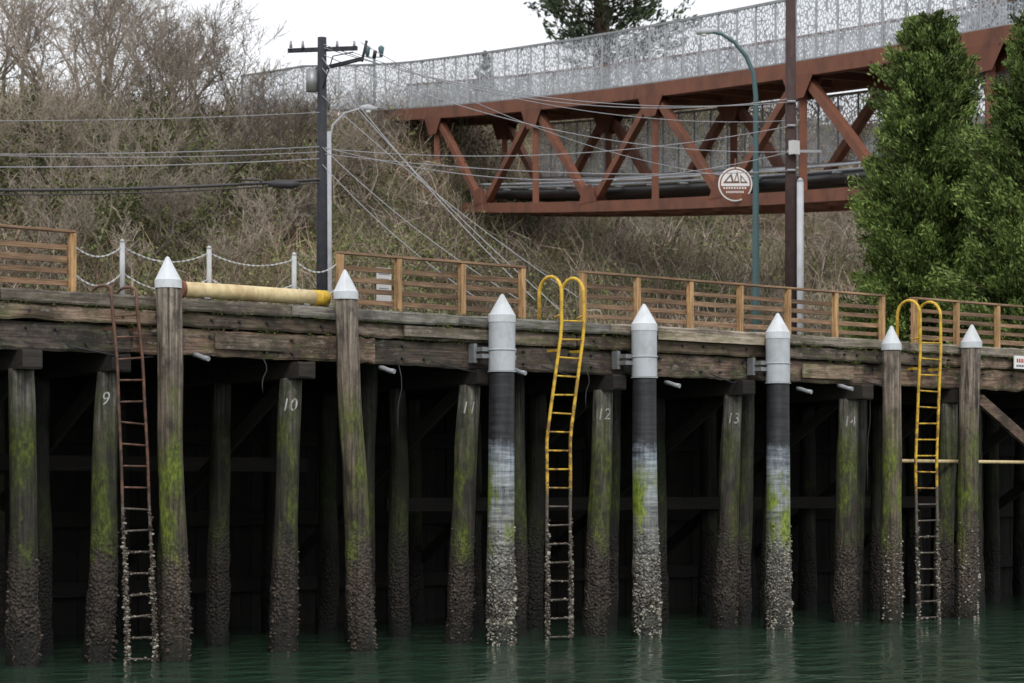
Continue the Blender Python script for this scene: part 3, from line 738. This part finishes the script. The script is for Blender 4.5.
# ------------------------------------------------------------ hillside brush
def brush(name,nc,per,latr,dr_,lenr,r0,cols,spread=.45,minh=7.0):
    A0=[];A1=[];A2=[];A3=[];C=[];R0=[]
    for i in range(nc):
        la=random.uniform(*latr); d=random.uniform(*dr_); z=hillz(la,d)
        if z<minh: continue
        n=int(per*random.uniform(.5,1.4)); c=np.array(S(la,d,z))
        L=rng.uniform(lenr[0],lenr[1],n)*random.uniform(.6,1.25)
        base=c+rng.normal(size=(n,3))*np.array([[.5,.5,.05]])
        dirs=unit(rng.normal(size=(n,3))*spread+np.array([[0,0,1.]])); dirs[:,2]=np.abs(dirs[:,2])
        b2=unit(dirs+rng.normal(size=(n,3))*.45); b3=unit(b2+rng.normal(size=(n,3))*.6+np.array([[0,0,-.15]]))
        p1=base+dirs*L[:,None]*.4; p2=p1+b2*L[:,None]*.35; p3=p2+b3*L[:,None]*.35
        patch=1+.9*noise.noise(Vector((c[0]*.13,c[1]*.13,5)))
        ca=np.array(random.choice(cols))*random.uniform(.6,1.35)*patch
        A0.append(base);A1.append(p1);A2.append(p2);A3.append(p3); C.append(ca[None]*rng.uniform(.6,1.4,(n,1))); R0.append(L*r0)
    A0,A1,A2,A3=map(np.concatenate,(A0,A1,A2,A3)); C=np.concatenate(C); R0=np.concatenate(R0)
    V=np.concatenate([prisms(A0,A1,R0,R0*.75),prisms(A1,A2,R0*.75,R0*.5),prisms(A2,A3,R0*.5,R0*.25)])
    return np_mesh(name,V,6,PF,np.concatenate([C,C,C]),M['twig'])
bc=[(.30,.235,.18),(.38,.31,.25),(.20,.15,.11),(.48,.42,.35),(.22,.215,.11),(.19,.19,.09),(.29,.19,.14),(.12,.09,.07)]
brush('hillside_brush',1000,28,(-27,-1),(80,128),(1.0,3.0),.0085,bc,.8)
brush('hillside_brush',1400,24,(-4,26),(82,130),(.7,2.3),.010,bc,.8)
def greens(name,items,cols,ls=(.08,.2)):
    Cn=[];C=[]
    for (p,r,n) in items:
        o=rng.normal(size=(n,3))*np.array(r)[None]*.5; c=np.array(p)[None]+o; Cn.append(c)
        k=rng.random((n,1)); cc=(np.array(cols[0])*(1-k)+np.array(cols[1])*k)*np.clip(.9+o[:,2:3]/(r[2]+.01)*.5,.4,1.5); C.append(cc)
    Cn=np.concatenate(Cn);C=np.concatenate(C); L=rng.uniform(*ls,size=len(Cn))
    return np_mesh(name,leaves(Cn,unit(rng.normal(size=Cn.shape)),L,L*.7),4,[(0,1,2,3)],C,M['leaf'])
it=[]
for i in range(210):
    la=random.uniform(-27,-1); d=random.uniform(84,118); z=hillz(la,d)
    if z>7: it.append((S(la,d,z+.6),(random.uniform(1,2.8),random.uniform(1,2.8),random.uniform(.6,2.0)),300))
for i in range(110):
    la=random.uniform(-2,25); d=random.uniform(88,128); z=hillz(la,d)
    it.append((S(la,d,z+.3),(1.8,1.8,.7),260))
greens('undergrowth',it,((.07,.09,.03),(.18,.195,.07)))
# ------------------------------------------------------------ bare trees
def bare_tree(lat,d,H,ivy,lean=0):
    e=empty('bare_tree'); z=hillz(lat,d)-.2; segs=[]
    def grow(p,dr,L,r,lev):
        n=3; q=p
        for i in range(n):
            dr=(dr+Vector((random.gauss(0,.13),random.gauss(0,.13),random.gauss(.03,.08)))).normalized()
            q2=q+dr*(L/n); r2=r*(1-.14); segs.append((q,q2,r,r2,lev)); 
            if 0<lev<5 and random.random()<.72:
                s_=Vector((random.gauss(0,1),random.gauss(0,1),random.gauss(.3,.6))).normalized()
                grow(q2,(dr*.6+s_*.75).normalized(),L*random.uniform(.5,.72),r2*.55,lev+1)
            q=q2; r=r2
        if lev<5:
            for k in range(2 if lev<2 else random.choice((1,2,2))):
                s_=Vector((random.gauss(0,1),random.gauss(0,1),random.gauss(.35,.5))).normalized()
                grow(q,(dr*.85+s_*.55).normalized(),L*random.uniform(.62,.85),r*.72,lev+1)
    p0=S(lat,d,z)
    for stem in range(random.choice((1,1,2,3))):
        grow(p0+Vector((stem*.3,0,0)),Vector((lean+random.gauss(0,.22),random.gauss(0,.2),1)).normalized(),H*random.uniform(.24,.32),H*.019,0)
    A0=np.array([s[0] for s in segs]);A1=np.array([s[1] for s in segs])
    r0=np.maximum(.011,np.array([s[2] for s in segs]));r1=np.maximum(.009,np.array([s[3] for s in segs]))
    tone=random.uniform(.6,1.7); C=np.array([[.22,.185,.15]])*tone*rng.uniform(.8,1.25,(len(segs),1))
    np_mesh('branches',prisms(A0,A1,r0,r1),6,PF,C,M['bark'],e)
    if ivy:
        it=[]
        for s in segs:
            if s[4]<=2 and (s[4]<1 or random.random()<.5):
                it.append(((s[0]+s[1])/2,(.5,.5,.8) if s[4]<2 else (.4,.4,.45),120 if s[4]<2 else 45))
        o=greens('ivy',it,((.06,.075,.024),(.15,.17,.06)),(.08,.18)); o.parent=e
    return e
for (u,d,H,ivy) in ((-20,118,10,0),(15,112,10,1),(50,104,9,0),(70,120,10,0),(105,108,9,0),(128,98,9,1),(150,104,10,1),(178,112,9,0),(205,104,8,0),(235,112,7.5,0),(262,106,7,0),(290,112,5.5,0),(165,118,9,0),(95,122,10,0),(30,98,9,1),(215,120,7,0),(310,100,5,0),(345,106,5,0),(255,120,6,0),(20,126,10,0),(385,110,4.5,0),(195,94,7,1),(85,94,8,1),(-5,94,8,0),(120,114,9,0),(60,112,10,0),(145,92,6,0),(240,96,6,0),(285,98,5.5,0),(5,104,10,1),(180,100,8,1),(40,118,10,0),(0,122,10,0),(110,126,9,0),(190,124,7,0),(320,116,4.5,0),(360,118,4,0),(140,88,5,0),(60,90,6,0),(225,92,5,0)):
    bare_tree((u-512)*d/2400,d,H,ivy)
# ------------------------------------------------------------ light, world, camera
w=bpy.data.worlds.new("World"); sc.world=w; w.use_nodes=True; nt=w.node_tree
bg=nt.nodes['Background']; sky=nt.nodes.new('ShaderNodeTexSky'); sky.sky_type='NISHITA'; sky.sun_disc=False
sky.sun_elevation=math.radians(42); sky.sun_rotation=math.radians(215); sky.dust_density=4; sky.air_density=1.2
hs=nt.nodes.new('ShaderNodeHueSaturation'); hs.inputs['Saturation'].default_value=.25; lk(nt,sky.outputs[0],hs.inputs['Color'])
tc=nt.nodes.new('ShaderNodeTexCoord'); cn=noise_(nt,2.0,tc.outputs['Generated'],5,.55)
cl=ramp(nt,cn,[(.3,(.86,.88,.91)),(.7,(1,1,1))]).outputs[0]
clb=mix(nt,1.0,cl,(12.9,13.0,13.3),'MULTIPLY')
lk(nt,mix(nt,.88,hs.outputs[0],clb),bg.inputs['Color']); bg.inputs['Strength'].default_value=.1
sd=bpy.data.lights.new('sun','SUN'); sd.energy=1.5; sd.angle=math.radians(14); sd.color=(1,.97,.92)
so=bpy.data.objects.new('sun',sd); sc.collection.objects.link(so)
az=math.radians(215); dv=Vector((math.sin(az)*math.cos(.733),math.cos(az)*math.cos(.733),math.sin(.733)))
so.rotation_euler=dv.to_track_quat('Z','Y').to_euler(); so.location=(0,-20,40)
cam=bpy.data.cameras.new('camera'); co=bpy.data.objects.new('camera',cam); sc.collection.objects.link(co); sc.camera=co
cam.lens=84.375; cam.sensor_width=36; cam.shift_y=148.5/1024; cam.clip_end=4000; cam.clip_start=.5
co.location=(-18.88,-35.14,2.9); co.rotation_euler=(math.radians(90),0,TH-math.radians(90))
cam.dof.use_dof=True; cam.dof.focus_distance=46; cam.dof.aperture_fstop=2.0
sc.view_settings.view_transform='Standard'; sc.view_settings.look='None'; sc.view_settings.exposure=0
